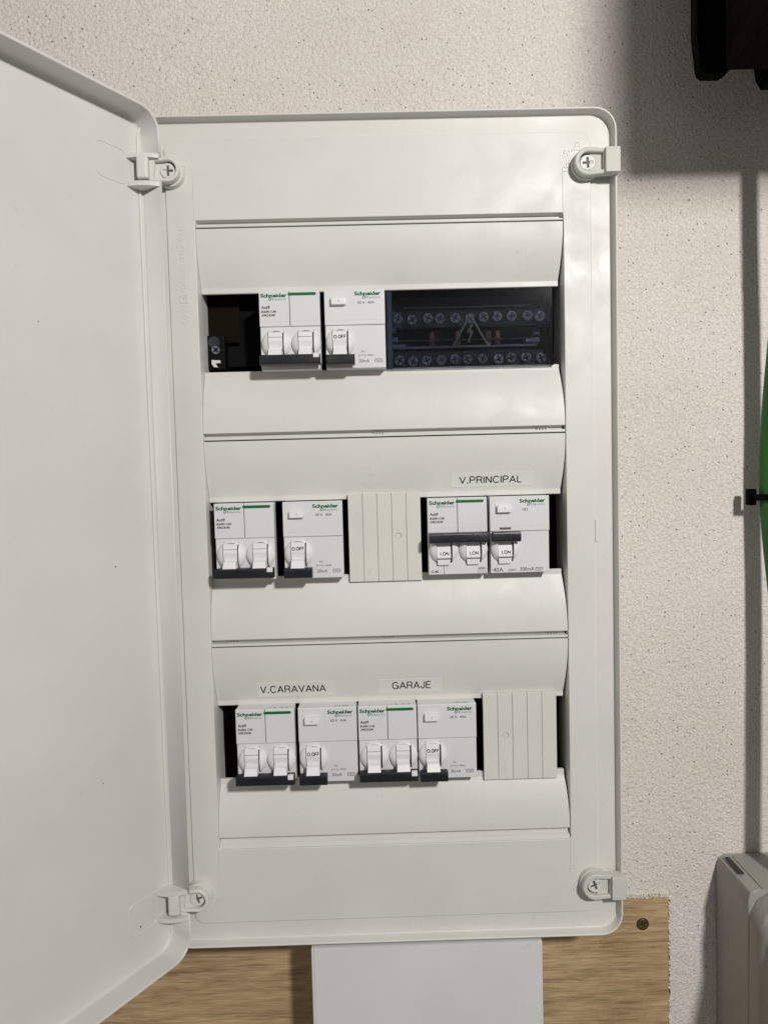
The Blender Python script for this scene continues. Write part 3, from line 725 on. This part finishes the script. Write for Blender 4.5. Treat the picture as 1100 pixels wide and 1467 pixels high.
# ---------------------------------------------------------------- label stickers
def sticker(xa, xb, za, zb, s, tx0, tx1, tz0, tz1, slope, label, tilt=0.0):
    t = thing('label_sticker', label, 'label', ((xa+xb)/2, 0, (za+zb)/2), 'printed name stickers on the row covers')
    cz = (za+zb)/2; cx = (xa+xb)/2
    bm = bmesh.new(); plate(bm, rr(xa-cx, xb-cx, za-cz, zb-cz, .3, 2), [], -.06, .3)
    finish(bm, 'paper', M['label'], t)
    stroke_text(t, s, tx0-cx+.3, tx1-cx-.3, tz0-cz+.3, tz1-cz-.3, -.09, M['inkb'], .34)
    # sit on the curved cover
    zt, gt = slope; za_ = gt-.5; zl = zt+3.5; k = (cz-za_)/(zl-za_)
    y = .2+(D-.25)*k**1.9; dy = (D-.25)*1.9*k**.9/(zl-za_)
    t.location.y = (y-.1)*S; t.rotation_euler = (-math.atan(-dy)*-1, tilt, 0)
    return t
sticker(39.4, 90.4, -31.6, -22.6, 'V.PRINCIPAL', 44.4, 82.6, -29.5, -24.8, (-37.0, 0), 'white sticker printed V.PRINCIPAL above the middle row', 0)
sticker(-82.6, -33.8, -158.2, -148.0, 'V.CARAVANA', -80.6, -40.2, -155.4, -150.2, (-162.9, -125), 'white sticker printed V.CARAVANA above the bottom row')
sticker(-7.7, 31.1, -157.9, -148.2, 'GARAJE', .5, 24.6, -155.1, -149.9, (-162.9, -125), 'white sticker printed GARAJE above the bottom row')

# ---------------------------------------------------------------- terminal block under a clear cover
tb = thing('terminal_block', 'earth and neutral terminal block under a clear warning triangle cover, top right', 'terminal block', (52.5, 25, 64))
def T(o): o.location = (Vector(o.location)/S-Vector((52.5, 25, 64)))*S; return o
bm = bmesh.new(); box(bm, 1.5, 104, 28, 33, 41, 88); box(bm, 4, 101, 22.5, 28, 68, 79, .5, 1); box(bm, 4, 101, 22.5, 28, 43, 54, .5, 1); T(finish(bm, 'block_body', M['navy'], tb))
bm = bmesh.new(); box(bm, 14, 93, 20.5, 23, 80, 80.8, .2, 1); box(bm, 14, 97, 20.5, 23, 55.2, 56.6, .2, 1); box(bm, 10, 97, 20.5, 23, 60, 60.5, .2, 1); T(finish(bm, 'bus_bar', M['grey_bar'], tb))
bm = bmesh.new()
for a in ((3, 9, 20, 25, 65.5, 68), (3, 10, 20, 25, 59, 62.5), (3, 15, 20, 25, 55, 58), (89, 98, 19, 25, 57, 60), (94, 98, 19, 25, 61.5, 63.5)): box(bm, *a, .3, 1)
T(finish(bm, 'plastic_tab', M['grey_bar'], tb))
random.seed(12)
bm = bmesh.new(); plate(bm, circ(0, 0, 3.1, 20), [cross(0, 0, 2.2, .4)], 0, 2, .3); finish_to_cache(bm, ('tscrew',), M['steel'])
s1 = [570, 590.4, 613, 630, 652, 673, 692.7, 711.8, 732.6, 755.8, 773]; s2 = [571, 590, 610, 631, 650, 668.5, 690, 713, 731, 752.5, 774]
for row, z in ((s1, 73.6), (s2, 48.0)):
    for p in row:
        x = 10.2+(p-570)*.4345
        o = put(('tscrew',), 'terminal_screw', tb, (x-52.5, 20.2-25+random.uniform(-.6, .6), z-64+random.uniform(-.5, .5))); o.rotation_euler = (0, random.uniform(0, 3), 0)
bm = bmesh.new()
for x in (30, 46, 65.5, 71): box(bm, x, x+3.2, 24, 27, 57, 66, .4, 1)
T(finish(bm, 'brass_piece', M['brass'], tb))
bm = bmesh.new(); 
plate(bm, rr(1.8, 102.8, 40.6, 87.4, .8, 2), [], 4.6, 5.8, .3)
box(bm, 2.0, 3.2, 5.9, 20, 41, 87); box(bm, 101.4, 102.6, 5.9, 20, 41, 87)
cov = T(finish(bm, 'clear_cover', M['smoke'], tb))
bm = bmesh.new(); box(bm, 2.6, 6.2, 6.2, 9, 41.2, 87, .3, 1); finish(bm, 'cover_edge_strip', M['grey_bar'], cov)
bm = bmesh.new(); tri = [(53.0, 73.2), (41.4, 52.8), (64.6, 52.8)]; tri2 = [(53.0, 70.9), (43.4, 53.9), (62.6, 53.9)]
plate(bm, tri, [tri2], 4.3, 4.7)
plate(bm, [(54.2, 67.5), (50.6, 61.3), (52.9, 61.6), (51.6, 56.2), (51.0, 57.0), (51.7, 54.9), (53.3, 56.6), (52.4, 56.4), (55.0, 62.8), (52.9, 62.5)], [], 4.3, 4.7)
finish(bm, 'warning_triangle', M['frost'], cov)
# bits visible at the left end of the top row
et = thing('earth_terminal', 'small earth terminal with screw and white lug in the dark gap at top left', 'terminal', (-101, 22, 52))
def E_(o): o.location = (Vector(o.location)/S-Vector((-101, 22, 52)))*S; return o
bm = bmesh.new(); box(bm, -108.5, -97, 18, 30, 44.5, 66, 1, 2); E_(finish(bm, 'terminal_body', M['rail'], et))
bm = bmesh.new(); plate(bm, circ(-102.5, 56.8, 2.6, 20), [cross(-102.5, 56.8, 1.8, .4, .7)], 16.5, 18.5, .3); E_(finish(bm, 'terminal_screw', M['steel'], et))
bm = bmesh.new(); cyl(bm, (-103.5, 17.4, 61.6), 3.6, 1.5); E_(finish(bm, 'round_boss', M['navy'], et))
bm = bmesh.new(); plate(bm, [(-105.2, 50.6), (-99.8, 50.2), (-99.8, 48.6), (-102.8, 48.3), (-101.4, 45.9), (-103.8, 46.0), (-105.2, 48)], [], 15.5, 18, .3); E_(finish(bm, 'lug', M['device'], et))
bt = thing('dark_terminal', 'dark terminal fitting in the gap at the left end of the bottom row', 'terminal', (-104, 24, -180))
bm = bmesh.new(); box(bm, -4, 6, -2, 6, -8, 12, 1, 2); box(bm, -2, 8, -4, 4, -2, 4, .6, 2); finish(bm, 'terminal_body', M['rail'], bt)
bt2 = thing('dark_terminal', 'dark terminal fitting in the gap at the right end of the middle row', 'terminal', (102, 24, -62))
bm = bmesh.new(); box(bm, -4, 4, -2, 6, -8, 8, 1, 2); box(bm, -3, 3, -4, 4, 10, 15, .6, 2); finish(bm, 'terminal_body', M['rail'], bt2)

# ---------------------------------------------------------------- black device, hose, grey casing at the right
bk = thing('black_bracket', 'black angular bracket of an appliance at the upper right corner of the wall', 'bracket', (204, -20, 281))
bm = bmesh.new()
out = [(166.2, 440), (166.2, 203), (168.2, 186), (169.0, 183.6), (171, 182), (180.3, 181.8), (183.6, 183.8), (192.0, 194.8), (198.5, 194.8), (200.7, 181), (203.5, 176.5), (330, 176.5), (330, 440)]
kk = 425/395
plate(bm, [((x+6.4)*kk-6.4-204, (z+20.4)*kk-20.4-281) for x, z in out], [], 0, 8, .6); finish(bm, 'bracket_body', M['black'], bk)
bm = bmesh.new(); box(bm, -14, 140, -78, -10, -88, 160, 2, 2); finish(bm, 'added_shadow_block', M['black'], bk)  # added block, closes the gap in the bracket's shadow on the wall
bm = bmesh.new(); box(bm, 24, 320, -290, -260, -38, 320, 4, 2); box(bm, 60, 120, -262, -70, 0, 120, 3, 1); finish(bm, 'unseen_shadow_panel', M['black'], bk)  # unseen panel and link, added to soften the left edge of the wall shadow

def hpath(z):   # gentle bend of the hose: (x, y) at height z
    pts = [(420, 246, -14), (157, 246, -6), (70, 245.2, 14), (-20, 243.6, 26), (-60, 244.0, 24), (-128, 247, 12), (-260, 248, 0), (-500, 250, -5)]
    for (a, x1_, y1_), (c, x2_, y2_) in zip(pts, pts[1:]):
        if a >= z >= c: t_ = (a-z)/(a-c); return (x1_+(x2_-x1_)*t_, y1_+(y2_-y1_)*t_)
    return (250, -5)
hs = thing('green_hose', 'bright green hose running down the wall at the right edge', 'hose', (245, 22, 0))
bm = bmesh.new(); zs = [420-i*10 for i in range(92)]
raw = [hpath(z) for z in zs]; sm = []
for i in range(len(raw)):
    q = raw[max(0, i-4):i+5]; sm.append((sum(p[0] for p in q)/len(q), sum(p[1] for p in q)/len(q)))
tube(bm, [(x-245, y-22, z) for (x, y), z in zip(sm, zs)], 5.6, 16); finish(bm, 'hose_pipe', M['hose'], hs)
ct = thing('hose_clip', 'small black wall clip holding the green hose', 'clip', (233, 24, -43))
bm = bmesh.new(); box(bm, -1.2, 3.4, 0, 6, -5.2, 5.2, .6, 2); finish(bm, 'clip_block', M['black'], ct)
bm = bmesh.new(); box(bm, 0, 30, -8.6, -7.2, -2, 2, .4, 1); box(bm, 0, 1.6, -8, 1, -2, 2, .3, 1); finish(bm, 'clip_strap', M['black'], ct)

gb = thing('grey_casing', 'grey plastic appliance casing with a dusty top at the lower right corner', 'appliance casing', (217.3, 40, -284.5))
def G(o): o.location = (Vector(o.location)/S-Vector((217.3, 40, -284.5)))*S; return o
bm = bmesh.new()
c = 7
prof = [(40, -284.5), (-1, -284.5), (-4.6, -285.5), (-4.6, -620), (40, -620)]
def casing_loop(dx, dz, y): return [(217.3+dx, y, -620), (217.3+dx, y, -291+dz), (219+dx, y, -287+dz), (223+dx, y, -284.8+dz), (420, y, -284.5+dz), (420, y, -620)]
loft(bm, [casing_loop(0, 0, 39.5), casing_loop(0, 0, -3.2), casing_loop(.5, -.5, -3.8)], True, True)
G(finish(bm, 'casing_body', M['boiler'], gb))
bm = bmesh.new()
def lid_loop(dx, dz, y, c1=26): return [(217.3+dx, y, -620), (217.3+dx, y, -300+dz-c1*.5), (222+dx, y, -291+dz-c1*.25), (231+dx, y, -285.5+dz), (420, y, -285+dz), (420, y, -620)]
loft(bm, [lid_loop(.3, -.3, -4.4, 0), lid_loop(0, 0, -5, 4), lid_loop(0.3, 0, -15, 14), lid_loop(2.2, -2, -18, 20), lid_loop(3.0, -3, -21, 24), lid_loop(4, -4, -110, 40), lid_loop(10, -10, -118, 46)], True, True)
G(finish(bm, 'casing_lid', M['boiler'], gb))
bm = bmesh.new(); box(bm, 220.5, 223.5, 14, 34, -284.7, -284.0, .05, 1); box(bm, 246, 420, -3, -2.2, -284.6, -284.3)
G(finish(bm, 'top_slot', M['slot'], gb))
bm = bmesh.new(); tube(bm, [(243+7*math.cos(a), 12+7*math.sin(a), -284.4) for a in [i*math.pi/12 for i in range(24)]], .5, 6, True); G(finish(bm, 'knock_out_ring', M['boiler'], gb))
bm = bmesh.new(); box(bm, 226, 420, -4.4, 36, -284.5, -284.2, .1, 1); G(finish(bm, 'dusty_top', M['boiler_top'], gb))
